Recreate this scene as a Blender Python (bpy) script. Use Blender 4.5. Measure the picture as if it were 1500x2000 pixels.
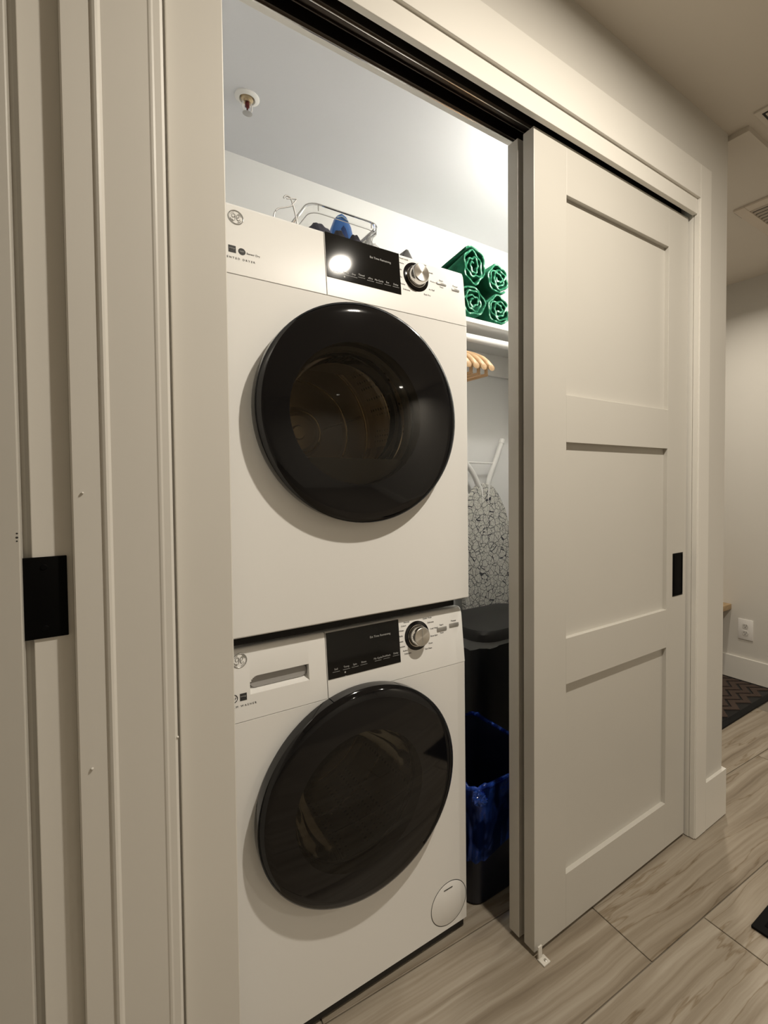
import bpy, bmesh, math, random
from mathutils import Vector, Matrix, noise

for o in list(bpy.data.objects):
    bpy.data.objects.remove(o)
S = bpy.context.scene
COL = S.collection
R = math.radians
random.seed(4)

# ------------------------------------------------------------------ camera
F, CX, CY = 960.985, 872.5, 968.2
YAW, PITCH, ROLL, EYE = R(35.994), R(1.623), R(-.3289), 1.1921
fw = Vector((math.sin(YAW) * math.cos(PITCH), math.cos(YAW) * math.cos(PITCH), -math.sin(PITCH)))
rt0 = Vector((math.cos(YAW), -math.sin(YAW), 0))
up0 = rt0.cross(fw)
rt = rt0 * math.cos(ROLL) + up0 * math.sin(ROLL)
up = -rt0 * math.sin(ROLL) + up0 * math.cos(ROLL)
cam = bpy.data.cameras.new('camera')
cam.sensor_fit = 'HORIZONTAL'
cam.sensor_width = 36
cam.lens = F / 1500 * 36
cam.shift_x = (750 - CX) / 1500
cam.shift_y = (CY - 1000) / 1500
cam.clip_start = .02
camo = bpy.data.objects.new('camera', cam)
COL.objects.link(camo)
m = Matrix.Identity(4)
for i in range(3):
    m[i][0], m[i][1], m[i][2] = rt[i], up[i], -fw[i]
m[2][3] = EYE
camo.matrix_world = m
S.camera = camo


def at(px, py, ax, v):
    """photo pixel -> point on the plane where coordinate ax equals v"""
    d = fw + rt * ((px - CX) / F) - up * ((py - CY) / F)
    i = 'xyz'.index(ax)
    o = Vector((0, 0, EYE))
    return o + d * ((v - o[i]) / d[i])


# ------------------------------------------------------------------ world, lights, exposure
W = bpy.data.worlds.new('world')
S.world = W
W.use_nodes = True
W.node_tree.nodes['Background'].inputs[0].default_value = (.9, .85, .78, 1)
W.node_tree.nodes['Background'].inputs[1].default_value = .02
S.view_settings.view_transform = 'Standard'
S.view_settings.look = 'None'
S.view_settings.gamma = 1
S.view_settings.use_curve_mapping = False
S.view_settings.exposure = 0.16
HALL_W, ENTRY_W, CLOSET_W, ROOM_W = 21.5, 8.2, 11.0, 16.0
WARM = (1.0, .915, .785)
COOL = (1.0, .965, .88)

# main planes (metres, camera stands over the origin)
YC, YW, YI = .8116, .823, .948        # casing face, wall face, closet side of the wall
XL, XJ, XW = .1773, 1.600, 1.800      # left jamb, right jamb, end of wall
ZC, ZCC, ZS = 2.38, 2.30, 2.362        # hall ceiling, closet ceiling, entry soffit
YB = 1.78                             # closet back wall
XFAR = 3.13

# ------------------------------------------------------------------ materials
MATS = {}


def mat(name, col=(.8, .8, .8), rough=.5, metal=0, spec=.5, **kw):
    if name in MATS:
        return MATS[name]
    m = bpy.data.materials.new(name)
    m.use_nodes = True
    b = m.node_tree.nodes['Principled BSDF']
    b.inputs['Base Color'].default_value = (*col, 1)
    b.inputs['Roughness'].default_value = rough
    b.inputs['Metallic'].default_value = metal
    b.inputs['Specular IOR Level'].default_value = spec
    for k, v in kw.items():
        b.inputs[k.replace('_', ' ')].default_value = v
    MATS[name] = m
    return m


def ramp(N, stops, interp='LINEAR'):
    r = N('ShaderNodeValToRGB')
    cr = r.color_ramp
    cr.interpolation = interp
    while len(cr.elements) < len(stops):
        cr.elements.new(.5)
    for e, (p, c) in zip(cr.elements, stops):
        e.position = p
        e.color = (*c, 1)
    return r


def nodes(m):
    nt = m.node_tree
    return nt, nt.nodes['Principled BSDF'], nt.nodes.new, nt.links.new


def bumped(name, col, rough, scale, strength, dist=.001, var=.03, **kw):
    """painted / moulded surface with a fine relief and slight tone variation"""
    m = mat(name, col, rough, **kw)
    nt, b, N, L = nodes(m)
    tc = N('ShaderNodeTexCoord')
    n = N('ShaderNodeTexNoise')
    n.inputs['Scale'].default_value = scale
    n.inputs['Detail'].default_value = 3
    L(tc.outputs['Object'], n.inputs['Vector'])
    bp = N('ShaderNodeBump')
    bp.inputs['Strength'].default_value = strength
    bp.inputs['Distance'].default_value = dist
    L(n.outputs['Fac'], bp.inputs['Height'])
    L(bp.outputs['Normal'], b.inputs['Normal'])
    n2 = N('ShaderNodeTexNoise')
    n2.inputs['Scale'].default_value = 3.0
    L(tc.outputs['Object'], n2.inputs['Vector'])
    mx = N('ShaderNodeMix')
    mx.data_type = 'RGBA'
    mx.inputs[6].default_value = (*[c * (1 - var) for c in col], 1)
    mx.inputs[7].default_value = (*[min(1, c * (1 + var)) for c in col], 1)
    L(n2.outputs['Fac'], mx.inputs[0])
    L(mx.outputs[2], b.inputs['Base Color'])
    return m


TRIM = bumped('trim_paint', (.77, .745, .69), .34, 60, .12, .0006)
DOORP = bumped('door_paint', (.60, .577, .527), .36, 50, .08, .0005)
WALL = bumped('wall_paint', (.64, .615, .565), .75, 140, .10, .0006)
CLOSETP = bumped('closet_paint', (.80, .80, .79), .8, 140, .08, .0006)
CEIL = bumped('ceiling_paint', (.68, .63, .56), .9, 90, .15, .001)
CCEIL = bumped('closet_ceiling_paint', (.74, .75, .78), .85, 90, .10, .001)
ENAMEL = mat('white_enamel', (.90, .89, .865), .28, spec=.5)
PLASTW = mat('white_plastic', (.86, .85, .825), .38)
SHADEGAP = mat('dark_gap', (.03, .028, .025), .8)
BLACKGLOSS = mat('black_gloss', (.004, .004, .005), .06, spec=.5)
BLACKPANEL = mat('black_display_glass', (.004, .004, .004), .045, spec=.5)
BLACKMETAL = mat('matte_black_metal', (.002, .002, .002), .6, spec=.08)
BRONZE = mat('bronze_track', (.055, .043, .034), .32, metal=.85)
BRONZED = mat('bronze_track_dark', (.018, .014, .011), .45, metal=.4)
CHROME = mat('chrome', (.82, .80, .77), .16, metal=1)
STEEL = mat('drum_steel', (.70, .63, .52), .30, metal=.8)
STEELD = mat('drum_steel_dark', (.20, .185, .165), .38, metal=.9)
GASKET = mat('grey_rubber', (.10, .098, .095), .5)
INK = mat('dark_print', (.03, .03, .03), .6)
INKW = mat('white_print', (.45, .45, .44), .5)
INKG = mat('grey_badge', (.50, .49, .47), .35, metal=.6)
WHITEW = mat('white_laminate', (.82, .81, .78), .45)
RODW = mat('white_rod', (.86, .85, .84), .25)
WIRE = mat('grey_wire', (.42, .41, .40), .35, metal=.6)
TUBEW = mat('white_powder_coat', (.82, .81, .79), .35)
BLACKPL = mat('black_plastic', (.006, .006, .007), .38, spec=.3)
NAVY = mat('navy_plastic', (.004, .006, .02), .4, spec=.3)
BLUEPL = mat('blue_plastic', (.035, .17, .55), .35)
BLUED = mat('deep_blue_plastic', (.02, .06, .36), .35)
SOCK = bumped('charcoal_fabric', (.035, .035, .05), .95, 300, .5, .002, .2)
WEDGE = mat('dark_grey_plastic', (.09, .085, .085), .5)
OUTLET = mat('outlet_plastic', (.80, .78, .75), .35)
GROUT = bumped('grout', (.23, .20, .16), .9, 300, .3)
BRASS = mat('brass', (.62, .50, .33), .3, metal=1)
REDDK = mat('dark_red_glass', (.10, .006, .006), .2)


def tinted(name, tint, rough=.03, refl=1.0):
    m = bpy.data.materials.new(name)
    m.use_nodes = True
    nt = m.node_tree
    nt.nodes.remove(nt.nodes['Principled BSDF'])
    N, L = nt.nodes.new, nt.links.new
    t = N('ShaderNodeBsdfTransparent')
    t.inputs[0].default_value = (*tint, 1)
    g = N('ShaderNodeBsdfGlossy')
    g.inputs['Roughness'].default_value = rough
    g.inputs[0].default_value = (refl, refl, refl, 1)
    fr = N('ShaderNodeFresnel')
    fr.inputs[0].default_value = 1.45
    mx = N('ShaderNodeMixShader')
    L(fr.outputs[0], mx.inputs[0])
    L(t.outputs[0], mx.inputs[1])
    L(g.outputs[0], mx.inputs[2])
    L(mx.outputs[0], nt.nodes['Material Output'].inputs[0])
    return m


GLASS_D = tinted('dryer_door_glass', (.86, .80, .70))
GLASS_W = tinted('washer_door_glass', (.30, .285, .25))
BOWL = tinted('bowl_glass', (.90, .89, .87))
CLEARPL = tinted('clear_plastic', (.955, .95, .935), .06)

# blue translucent film
BAG = bpy.data.materials.new('blue_film')
BAG.use_nodes = True
_b = BAG.node_tree.nodes['Principled BSDF']
_b.inputs['Base Color'].default_value = (.015, .055, .33, 1)
_b.inputs['Roughness'].default_value = .22
_nt = BAG.node_tree
_t = _nt.nodes.new('ShaderNodeBsdfTransparent')
_t.inputs[0].default_value = (.20, .36, .80, 1)
_mx = _nt.nodes.new('ShaderNodeMixShader')
_mx.inputs[0].default_value = .30
_nt.links.new(_t.outputs[0], _mx.inputs[1])
_nt.links.new(_b.outputs[0], _mx.inputs[2])
_nt.links.new(_mx.outputs[0], _nt.nodes['Material Output'].inputs[0])

_tc = _nt.nodes.new('ShaderNodeTexCoord')
_mp = _nt.nodes.new('ShaderNodeMapping'); _mp.inputs['Scale'].default_value = (14, 14, 5)
_n = _nt.nodes.new('ShaderNodeTexNoise'); _n.inputs['Scale'].default_value = 1.3; _n.inputs['Detail'].default_value = 4; _n.inputs['Distortion'].default_value = 1.2
_nt.links.new(_tc.outputs['Object'], _mp.inputs['Vector']); _nt.links.new(_mp.outputs[0], _n.inputs['Vector'])
_r = ramp(_nt.nodes.new, [(.42, (.06, .06, .06)), (.62, (.75, .75, .75))])
_nt.links.new(_n.outputs['Fac'], _r.inputs[0]); _nt.links.new(_r.outputs[0], _mx.inputs[0])

# whitish film
LINER = bpy.data.materials.new('clear_liner_film')
LINER.use_nodes = True
_b = LINER.node_tree.nodes['Principled BSDF']
_b.inputs['Base Color'].default_value = (.55, .55, .54, 1)
_b.inputs['Roughness'].default_value = .25
_nt = LINER.node_tree
_t = _nt.nodes.new('ShaderNodeBsdfTransparent')
_mx = _nt.nodes.new('ShaderNodeMixShader')
_mx.inputs[0].default_value = .45
_nt.links.new(_t.outputs[0], _mx.inputs[1])
_nt.links.new(_b.outputs[0], _mx.inputs[2])
_nt.links.new(_mx.outputs[0], _nt.nodes['Material Output'].inputs[0])


def emit(name, col, s):
    m = bpy.data.materials.new(name)
    m.use_nodes = True
    b = m.node_tree.nodes['Principled BSDF']
    b.inputs['Base Color'].default_value = (.8, .8, .8, 1)
    b.inputs['Emission Color'].default_value = (*col, 1)
    b.inputs['Emission Strength'].default_value = s
    return m


LENS = emit('lamp_lens', WARM, 6)
GLOBE = emit('lamp_globe', COOL, 8)


# floor tile: stone with long veins along the tile
TILE = mat('stone_tile', (.4, .35, .3), .42)
nt, b, N, L = nodes(TILE)
tc = N('ShaderNodeTexCoord')
oi = N('ShaderNodeObjectInfo')
mu = N('ShaderNodeMath'); mu.operation = 'MULTIPLY'; mu.inputs[1].default_value = 37.0
L(oi.outputs['Random'], mu.inputs[0])
cmb = N('ShaderNodeCombineXYZ')
L(mu.outputs[0], cmb.inputs[1]); L(mu.outputs[0], cmb.inputs[2])
ad = N('ShaderNodeVectorMath'); ad.operation = 'ADD'
L(tc.outputs['Object'], ad.inputs[0]); L(cmb.outputs[0], ad.inputs[1])
wn = N('ShaderNodeTexNoise'); wn.inputs['Scale'].default_value = 2.2; wn.inputs['Detail'].default_value = 4
L(ad.outputs[0], wn.inputs['Vector'])
wsc = N('ShaderNodeVectorMath'); wsc.operation = 'SCALE'; wsc.inputs['Scale'].default_value = .05
L(wn.outputs['Color'], wsc.inputs[0])
ad2 = N('ShaderNodeVectorMath'); ad2.operation = 'ADD'
L(ad.outputs[0], ad2.inputs[0]); L(wsc.outputs[0], ad2.inputs[1])
mp = N('ShaderNodeMapping'); mp.inputs['Scale'].default_value = (.42, 15.0, 1)
L(ad2.outputs[0], mp.inputs['Vector'])
n1 = N('ShaderNodeTexNoise'); n1.inputs['Scale'].default_value = 2.1; n1.inputs['Detail'].default_value = 9
n1.inputs['Roughness'].default_value = .62; n1.inputs['Distortion'].default_value = .5
L(mp.outputs[0], n1.inputs['Vector'])
r1 = ramp(N, [(.28, (.18, .142, .10)), (.42, (.275, .228, .17)), (.54, (.345, .295, .23)), (.72, (.45, .40, .33))])
L(n1.outputs['Fac'], r1.inputs[0])
mp2 = N('ShaderNodeMapping'); mp2.inputs['Scale'].default_value = (.55, 5.5, 1); mp2.inputs['Location'].default_value = (3.1, 1.7, 0)
L(ad2.outputs[0], mp2.inputs['Vector'])
n2 = N('ShaderNodeTexNoise'); n2.inputs['Scale'].default_value = 1.5; n2.inputs['Detail'].default_value = 6
L(mp2.outputs[0], n2.inputs['Vector'])
r2 = ramp(N, [(.488, (1, 1, 1)), (.497, (.72, .66, .57)), (.502, (.55, .47, .36)), (.505, (1, 1, 1))])
L(n2.outputs['Fac'], r2.inputs[0])
mm = N('ShaderNodeMix'); mm.data_type = 'RGBA'; mm.blend_type = 'MULTIPLY'; mm.inputs[0].default_value = .85
L(r1.outputs[0], mm.inputs[6]); L(r2.outputs[0], mm.inputs[7])
L(mm.outputs[2], b.inputs['Base Color'])

# wood for hangers and bench
def wood(name, c1, c2, sc):
    m = mat(name, c1, .45)
    nt, b, N, L = nodes(m)
    tc = N('ShaderNodeTexCoord')
    mp = N('ShaderNodeMapping'); mp.inputs['Scale'].default_value = sc
    L(tc.outputs['Object'], mp.inputs['Vector'])
    n = N('ShaderNodeTexNoise'); n.inputs['Scale'].default_value = 12; n.inputs['Detail'].default_value = 5
    L(mp.outputs[0], n.inputs['Vector'])
    r = ramp(N, [(.3, c2), (.65, c1)])
    L(n.outputs['Fac'], r.inputs[0])
    L(r.outputs[0], b.inputs['Base Color'])
    return m


HWOOD = wood('hanger_wood', (.74, .50, .28), (.55, .33, .16), (6, 1, 6))
BWOOD = wood('bench_wood', (.50, .35, .19), (.36, .24, .12), (1, 8, 8))

# towel
TOWEL = mat('green_terry', (.008, .10, .05), .95, spec=.1, Sheen_Weight=.5, Sheen_Roughness=.4)
nt, b, N, L = nodes(TOWEL)
b.inputs['Sheen Tint'].default_value = (.15, .7, .4, 1)
tc = N('ShaderNodeTexCoord')
n = N('ShaderNodeTexNoise'); n.inputs['Scale'].default_value = 22; n.inputs['Detail'].default_value = 4
L(tc.outputs['Object'], n.inputs['Vector'])
r = ramp(N, [(.3, (.004, .045, .02)), (.7, (.012, .13, .065))])
L(n.outputs['Fac'], r.inputs[0]); L(r.outputs[0], b.inputs['Base Color'])
n3 = N('ShaderNodeTexNoise'); n3.inputs['Scale'].default_value = 420
L(tc.outputs['Object'], n3.inputs['Vector'])
bp = N('ShaderNodeBump'); bp.inputs['Strength'].default_value = .7; bp.inputs['Distance'].default_value = .003
L(n3.outputs['Fac'], bp.inputs['Height']); L(bp.outputs[0], b.inputs['Normal'])
HEM_LIT = mat('green_hem_highlights', (.085, .33, .20), .9, spec=.1)  # towel edges with pale mint light highlights painted over the green

nt, b, N, L = nodes(HEM_LIT)
tc = N('ShaderNodeTexCoord')
n = N('ShaderNodeTexNoise'); n.inputs['Scale'].default_value = 45; n.inputs['Detail'].default_value = 3
L(tc.outputs['Object'], n.inputs['Vector'])
r = ramp(N, [(.38, (.012, .10, .05)), (.52, (.05, .22, .13)), (.66, (.42, .66, .53))])
L(n.outputs['Fac'], r.inputs[0]); L(r.outputs[0], b.inputs['Base Color'])

# ironing board cover: pale grey with a cracked line print
COVER = mat('crackle_cover', (.6, .6, .56), .85)
nt, b, N, L = nodes(COVER)
tc = N('ShaderNodeTexCoord')
nz = N('ShaderNodeTexNoise'); nz.inputs['Scale'].default_value = 26
L(tc.outputs['Object'], nz.inputs['Vector'])
sc = N('ShaderNodeVectorMath'); sc.operation = 'SCALE'; sc.inputs['Scale'].default_value = .02
L(nz.outputs['Color'], sc.inputs[0])
aa = N('ShaderNodeVectorMath'); aa.operation = 'ADD'
L(tc.outputs['Object'], aa.inputs[0]); L(sc.outputs[0], aa.inputs[1])
fl = N('ShaderNodeVectorMath'); fl.operation = 'MULTIPLY'; fl.inputs[1].default_value = (1, 0, 1)
L(aa.outputs[0], fl.inputs[0])
prev = None
for scl, w in ((34, .03), (60, .02)):
    v = N('ShaderNodeTexVoronoi'); v.feature = 'DISTANCE_TO_EDGE'; v.inputs['Scale'].default_value = scl
    L(fl.outputs[0], v.inputs['Vector'])
    lt = N('ShaderNodeMath'); lt.operation = 'GREATER_THAN'; lt.inputs[1].default_value = w
    L(v.outputs['Distance'], lt.inputs[0])
    if prev:
        pr = N('ShaderNodeMath'); pr.operation = 'MULTIPLY'
        L(prev.outputs[0], pr.inputs[0]); L(lt.outputs[0], pr.inputs[1]); prev = pr
    else:
        prev = lt
mx = N('ShaderNodeMix'); mx.data_type = 'RGBA'
mx.inputs[6].default_value = (.05, .05, .06, 1); mx.inputs[7].default_value = (.62, .61, .56, 1)
L(prev.outputs[0], mx.inputs[0]); L(mx.outputs[2], b.inputs['Base Color'])

# drum with punched dimples
PERF = mat('perforated_steel', (.45, .41, .35), .32, metal=.75)
nt, b, N, L = nodes(PERF)
tc = N('ShaderNodeTexCoord')
v = N('ShaderNodeTexVoronoi'); v.inputs['Scale'].default_value = 62; v.inputs['Randomness'].default_value = .1
L(tc.outputs['Object'], v.inputs['Vector'])
r = ramp(N, [(.2, (.05, .045, .04)), (.34, (.66, .60, .50))])
L(v.outputs['Distance'], r.inputs[0]); L(r.outputs[0], b.inputs['Base Color'])

# brushed knob face
BRUSH = mat('brushed_steel', (.72, .69, .64), .28, metal=1, Anisotropic=.85)
nt, b, N, L = nodes(BRUSH)
tg = N('ShaderNodeTangent'); tg.direction_type = 'RADIAL'; tg.axis = 'Y'
L(tg.outputs[0], b.inputs['Tangent'])

# door mat field: brown chevrons on black
MATF = mat('chevron_coir', (.1, .05, .03), .95, spec=.1)


# ------------------------------------------------------------------ mesh helpers
def finish(bm, name, material, parent=None, smooth=32, local=None):
    bmesh.ops.recalc_face_normals(bm, faces=bm.faces)
    me = bpy.data.meshes.new(name)
    bm.to_mesh(me)
    bm.free()
    if smooth:
        me.polygons.foreach_set('use_smooth', [True] * len(me.polygons))
        me.set_sharp_from_angle(angle=R(smooth))
    if material:
        me.materials.append(material)
    o = bpy.data.objects.new(name, me)
    COL.objects.link(o)
    if parent:
        o.parent = parent
    if local is not None:
        o.matrix_local = local
    return o


def tag(o, label=None, cat=None, group=None, kind=None):
    for k, v in (('label', label), ('category', cat), ('group', group), ('kind', kind)):
        if v:
            o[k] = v
    return o


def thing(name, loc, label, cat, group=None, parent=None):
    e = bpy.data.objects.new(name, None)
    e.empty_display_size = .05
    COL.objects.link(e)
    e.location = loc
    return tag(e, label, cat, group)


def box(x0, x1, y0, y1, z0, z1, bm=None, bev=0):
    own = bm is None
    t = bmesh.new()
    vs = [t.verts.new((x, y, z)) for x in (x0, x1) for y in (y0, y1) for z in (z0, z1)]
    for f in ((0, 1, 3, 2), (4, 6, 7, 5), (0, 4, 5, 1), (2, 3, 7, 6), (0, 2, 6, 4), (1, 5, 7, 3)):
        t.faces.new([vs[i] for i in f])
    if bev:
        bmesh.ops.bevel(t, geom=t.edges[:], offset=bev, segments=2, profile=.5, affect='EDGES')
    if own:
        return t
    return merge(bm, t)


def merge(bm, t):
    mp = {}
    for v in t.verts:
        mp[v] = bm.verts.new(v.co)
    for f in t.faces:
        try:
            bm.faces.new([mp[v] for v in f.verts])
        except ValueError:
            pass
    t.free()
    return bm


def prism(prof, axis, a0, a1, bm=None):
    """closed 2D profile swept along an axis. axis 'x': prof=(y,z); 'y': (x,z); 'z': (x,y)"""
    t = bmesh.new() if bm is None else bm

    def mk(p, a):
        return {'x': (a, p[0], p[1]), 'y': (p[0], a, p[1]), 'z': (p[0], p[1], a)}[axis]
    A = [t.verts.new(mk(p, a0)) for p in prof]
    Bv = [t.verts.new(mk(p, a1)) for p in prof]
    n = len(prof)
    for i in range(n):
        t.faces.new((A[i], A[(i + 1) % n], Bv[(i + 1) % n], Bv[i]))
    t.faces.new(A[::-1])
    t.faces.new(Bv)
    return t


def lathe(prof, n=48, c=(0, 0, 0), axis='y', bm=None, close=False):
    """prof: (radius, height along axis)"""
    t = bmesh.new() if bm is None else bm
    rings = []
    for r_, h in prof:
        if r_ < 1e-6:
            p = {'y': (c[0], c[1] + h, c[2]), 'z': (c[0], c[1], c[2] + h), 'x': (c[0] + h, c[1], c[2])}[axis]
            rings.append([t.verts.new(p)])
            continue
        ring = []
        for i in range(n):
            a = 2 * math.pi * i / n
            u, v = r_ * math.cos(a), r_ * math.sin(a)
            p = {'y': (c[0] + u, c[1] + h, c[2] + v), 'z': (c[0] + u, c[1] + v, c[2] + h),
                 'x': (c[0] + h, c[1] + u, c[2] + v)}[axis]
            ring.append(t.verts.new(p))
        rings.append(ring)
    pairs = list(zip(rings, rings[1:]))
    if close:
        pairs.append((rings[-1], rings[0]))
    for A, Bv in pairs:
        for i in range(n):
            j = (i + 1) % n
            if len(A) == 1 and len(Bv) == 1:
                continue
            if len(A) == 1:
                t.faces.new((A[0], Bv[j], Bv[i]))
            elif len(Bv) == 1:
                t.faces.new((A[i], A[j], Bv[0]))
            else:
                t.faces.new((A[i], A[j], Bv[j], Bv[i]))
    return t


def tube(pts, rad, n=10, bm=None, closed=False):
    t = bmesh.new() if bm is None else bm
    P = [Vector(p) for p in pts]
    rings = []
    k = len(P)
    for i, p in enumerate(P):
        if closed:
            d = P[(i + 1) % k] - P[i - 1]
        else:
            d = P[min(i + 1, k - 1)] - P[max(i - 1, 0)]
        d.normalize()
        a = Vector((0, 0, 1)) if abs(d.z) < .9 else Vector((1, 0, 0))
        u = d.cross(a).normalized()
        v = d.cross(u)
        rr = rad[i] if isinstance(rad, (list, tuple)) else rad
        rings.append([t.verts.new(p + u * rr * math.cos(2 * math.pi * j / n) + v * rr * math.sin(2 * math.pi * j / n)) for j in range(n)])
    for i in range(k if closed else k - 1):
        A, Bv = rings[i], rings[(i + 1) % k]
        for j in range(n):
            t.faces.new((A[j], A[(j + 1) % n], Bv[(j + 1) % n], Bv[j]))
    if not closed:
        t.faces.new(rings[0][::-1])
        t.faces.new(rings[-1])
    return t


def curve_pts(pts, n=8):
    """Catmull-Rom through the points"""
    P = [Vector(p) for p in pts]
    out = []
    for i in range(len(P) - 1):
        p0, p1, p2, p3 = P[max(i - 1, 0)], P[i], P[i + 1], P[min(i + 2, len(P) - 1)]
        for j in range(n):
            t = j / n
            out.append(.5 * ((2 * p1) + (p2 - p0) * t + (2 * p0 - 5 * p1 + 4 * p2 - p3) * t * t + (3 * p1 - p0 - 3 * p2 + p3) * t ** 3))
    out.append(P[-1])
    return out


def text(bm, s, size, x, z, y=-.0003, align='CENTER', depth=.0003):
    """flat lettering in the xz plane facing -y"""
    cu = bpy.data.curves.new('t', 'FONT')
    cu.body = s
    cu.size = size
    cu.align_x = align
    cu.extrude = depth / 2
    cu.resolution_u = 3
    o = bpy.data.objects.new('t', cu)
    COL.objects.link(o)
    dg = bpy.context.evaluated_depsgraph_get()
    me = bpy.data.meshes.new_from_object(o.evaluated_get(dg))
    for v in me.vertices:
        v.co = Vector((x + v.co.x, y - v.co.z, z + v.co.y))
    bm.from_mesh(me)
    bpy.data.objects.remove(o)
    bpy.data.curves.remove(cu)
    bpy.data.meshes.remove(me)
    return bm


def struct(name, bm, material, label=None, parent=None, smooth=0):
    o = finish(bm, name, material, parent, smooth)
    if not parent:
        tag(o, label, None, None, 'structure')
    return o


# ================================================================== THE SETTING
# floor: grout bed with separate stone planks
floor = struct('floor', box(-1.2, XFAR + .05, -4.4, 2.3, -.05, -.0035), GROUT, 'beige veined stone-look plank tile floor')
TL, TW, G = 1.2, .31, .0016
tm = bmesh.new()
box(G, TL - G, G, TW - G, -.0045, 0, tm, .0012)
bmesh.ops.recalc_face_normals(tm, faces=tm.faces)
tile_me = bpy.data.meshes.new('tile')
tm.to_mesh(tile_me)
tm.free()
tile_me.materials.append(TILE)
ang = R(-3.0)
ca, sa = math.cos(ang), math.sin(ang)
offs = {r_: (r_ * .43) % 1.2 for r_ in range(-12, 7)}
offs.update({0: 0.0, -1: .23, -2: .55, 1: .47})
for row in range(-7, 6):
    for k in range(-3, 3):
        lx, ly = offs[row] + k * TL, row * TW
        wx, wy = 1.103 + ca * lx - sa * ly, .664 + sa * lx + ca * ly
        mx_, my_ = wx + ca * TL / 2, wy + ca * TW / 2
        if not (-1.0 < mx_ < XFAR + .2 and -1.5 < my_ < 2.2):
            continue
        o = bpy.data.objects.new('tile', tile_me)
        COL.objects.link(o)
        o.location = (wx, wy, 0)
        o.rotation_euler = (0, 0, ang)
        o.parent = floor

# walls
bm = box(-1.2, -.0655, .845, YI, 0, ZC)
box(-.0655, XL, YW, YI, 0, ZC, bm)
box(XL, XJ, YW, YI, 2.10, ZC, bm)
box(XJ, XW, YW, YI, 0, ZC, bm)
struct('wall_front', bm, WALL, 'pale painted hall wall around the closet opening')
struct('wall_closet_back', box(.05, XW, YB, YB + .08, 0, ZCC), CLOSETP, 'white back wall of the laundry closet')
struct('wall_closet_left', box(.05, .15, YI, YB, 0, ZCC), CLOSETP, 'white side wall of the closet beside the machines')
struct('wall_closet_right', box(1.70, XW, YI, YB, 0, ZCC), CLOSETP, 'white side wall of the closet behind the sliding doors')
struct('wall_hall_opposite', box(-1.2, XFAR, -4.4, -4.3, 0, ZC), WALL, 'hall wall facing the closet')
struct('wall_hall_end', box(-1.27, -1.2, -4.4, YI, 0, ZC), WALL, 'left end wall of the hall')
struct('wall_far', box(XFAR, XFAR + .07, -4.4, 2.3, 0, ZC), WALL, 'pale wall with an outlet past the closet')
struct('wall_entry_back', box(XW - .1, XFAR, 2.2, 2.3, 0, ZC), WALL, 'back wall of the entry recess')
# ceilings
bm = box(-1.27, XFAR + .07, -4.4, YI, ZC, ZC + .05)
box(XW, XFAR + .07, YI, 2.3, ZC, ZC + .05, bm)
struct('ceiling', bm, CEIL, 'grey-beige hall ceiling')
struct('ceiling_closet', box(.05, XW, YI, YB + .08, ZCC, ZCC + .05), CCEIL, 'cool white ceiling inside the closet')
struct('ceiling_soffit', box(1.813, XFAR, .762, 2.2, ZS, ZC + .001), CEIL, 'slightly lower ceiling over the entry recess')

# casing and jambs of the closet opening
bm = box(.1012, XL, YC, YW + .002, 0, 2.2, bev=.0015)
struct('trim_1', bm, TRIM, 'flat painted casing on the left of the closet opening')
bm = box(XL + .0005, XJ - .0005, YC, YW + .002, 2.0935, 2.2, bev=.0012)
struct('trim_2', bm, TRIM, 'flat painted head casing over the closet opening')
bm = box(XJ, 1.668, YC, YW + .002, .003, 2.2, bev=.0015)
struct('trim_3', bm, TRIM, 'flat painted casing on the right of the closet opening')
bm = box(XJ - .004, XJ + .01, YW - .008, .8305, .004, 2.10)
box(XJ - .0055, XJ + .01, .8325, YI, .003, 2.10, bm)
struct('trim_4', bm, TRIM, 'right jamb board of the closet opening')
struct('trim_5', box(XL + .001, XJ - .006, .820, .835, 2.045, 2.10, bev=.001), TRIM, 'recessed fascia board hiding the sliding door track')
bm = box(XL - .012, XL + .0004, YW, YI, .0, 2.10)
struct('trim_6', bm, TRIM, 'left jamb board of the closet opening')
struct('trim_7', box(XL, XJ - .006, .937, YI + .004, 2.058, 2.10, bev=.001), WHITEW, 'thin white strip behind the sliding door track')

# casing of the neighbouring doorway, with two beads
prof = [(-.019, .815), (-.019, .7975), (-.017, .7955), (.0135, .7945), (.0155, .7918), (.0185, .7905), (.0215, .7915),
        (.0245, .7938), (.030, .7935), (.077, .7918), (.079, .7908), (.0815, .7905), (.084, .7912), (.092, .7915), (.0955, .7935), (.0965, .8215), (.0, .825)]
struct('trim_8', prism(prof, 'z', .0, 2.22), TRIM, 'beaded door casing beside the closet opening', smooth=9)
# jamb of that doorway, set back, and its recessed rebate
struct('trim_9', box(-.0608, -.0192, .8115, .846, 0, 2.22, bev=.001), TRIM, 'set-back jamb strip beside the beaded casing')
struct('trim_10', box(-.095, -.060, .8235, .8462, 0, 2.22), TRIM, 'shaded rebate behind the edge of the plain door leaf')
leaf = thing('door_3', (0, 0, 0), 'plain white door leaf beside the black strike plate', None)
leaf['kind'] = 'structure'
finish(box(-.80, -.0697, .793, .832, .008, 2.1, bev=.0015), 'leaf', DOORP, leaf, 0)

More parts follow.
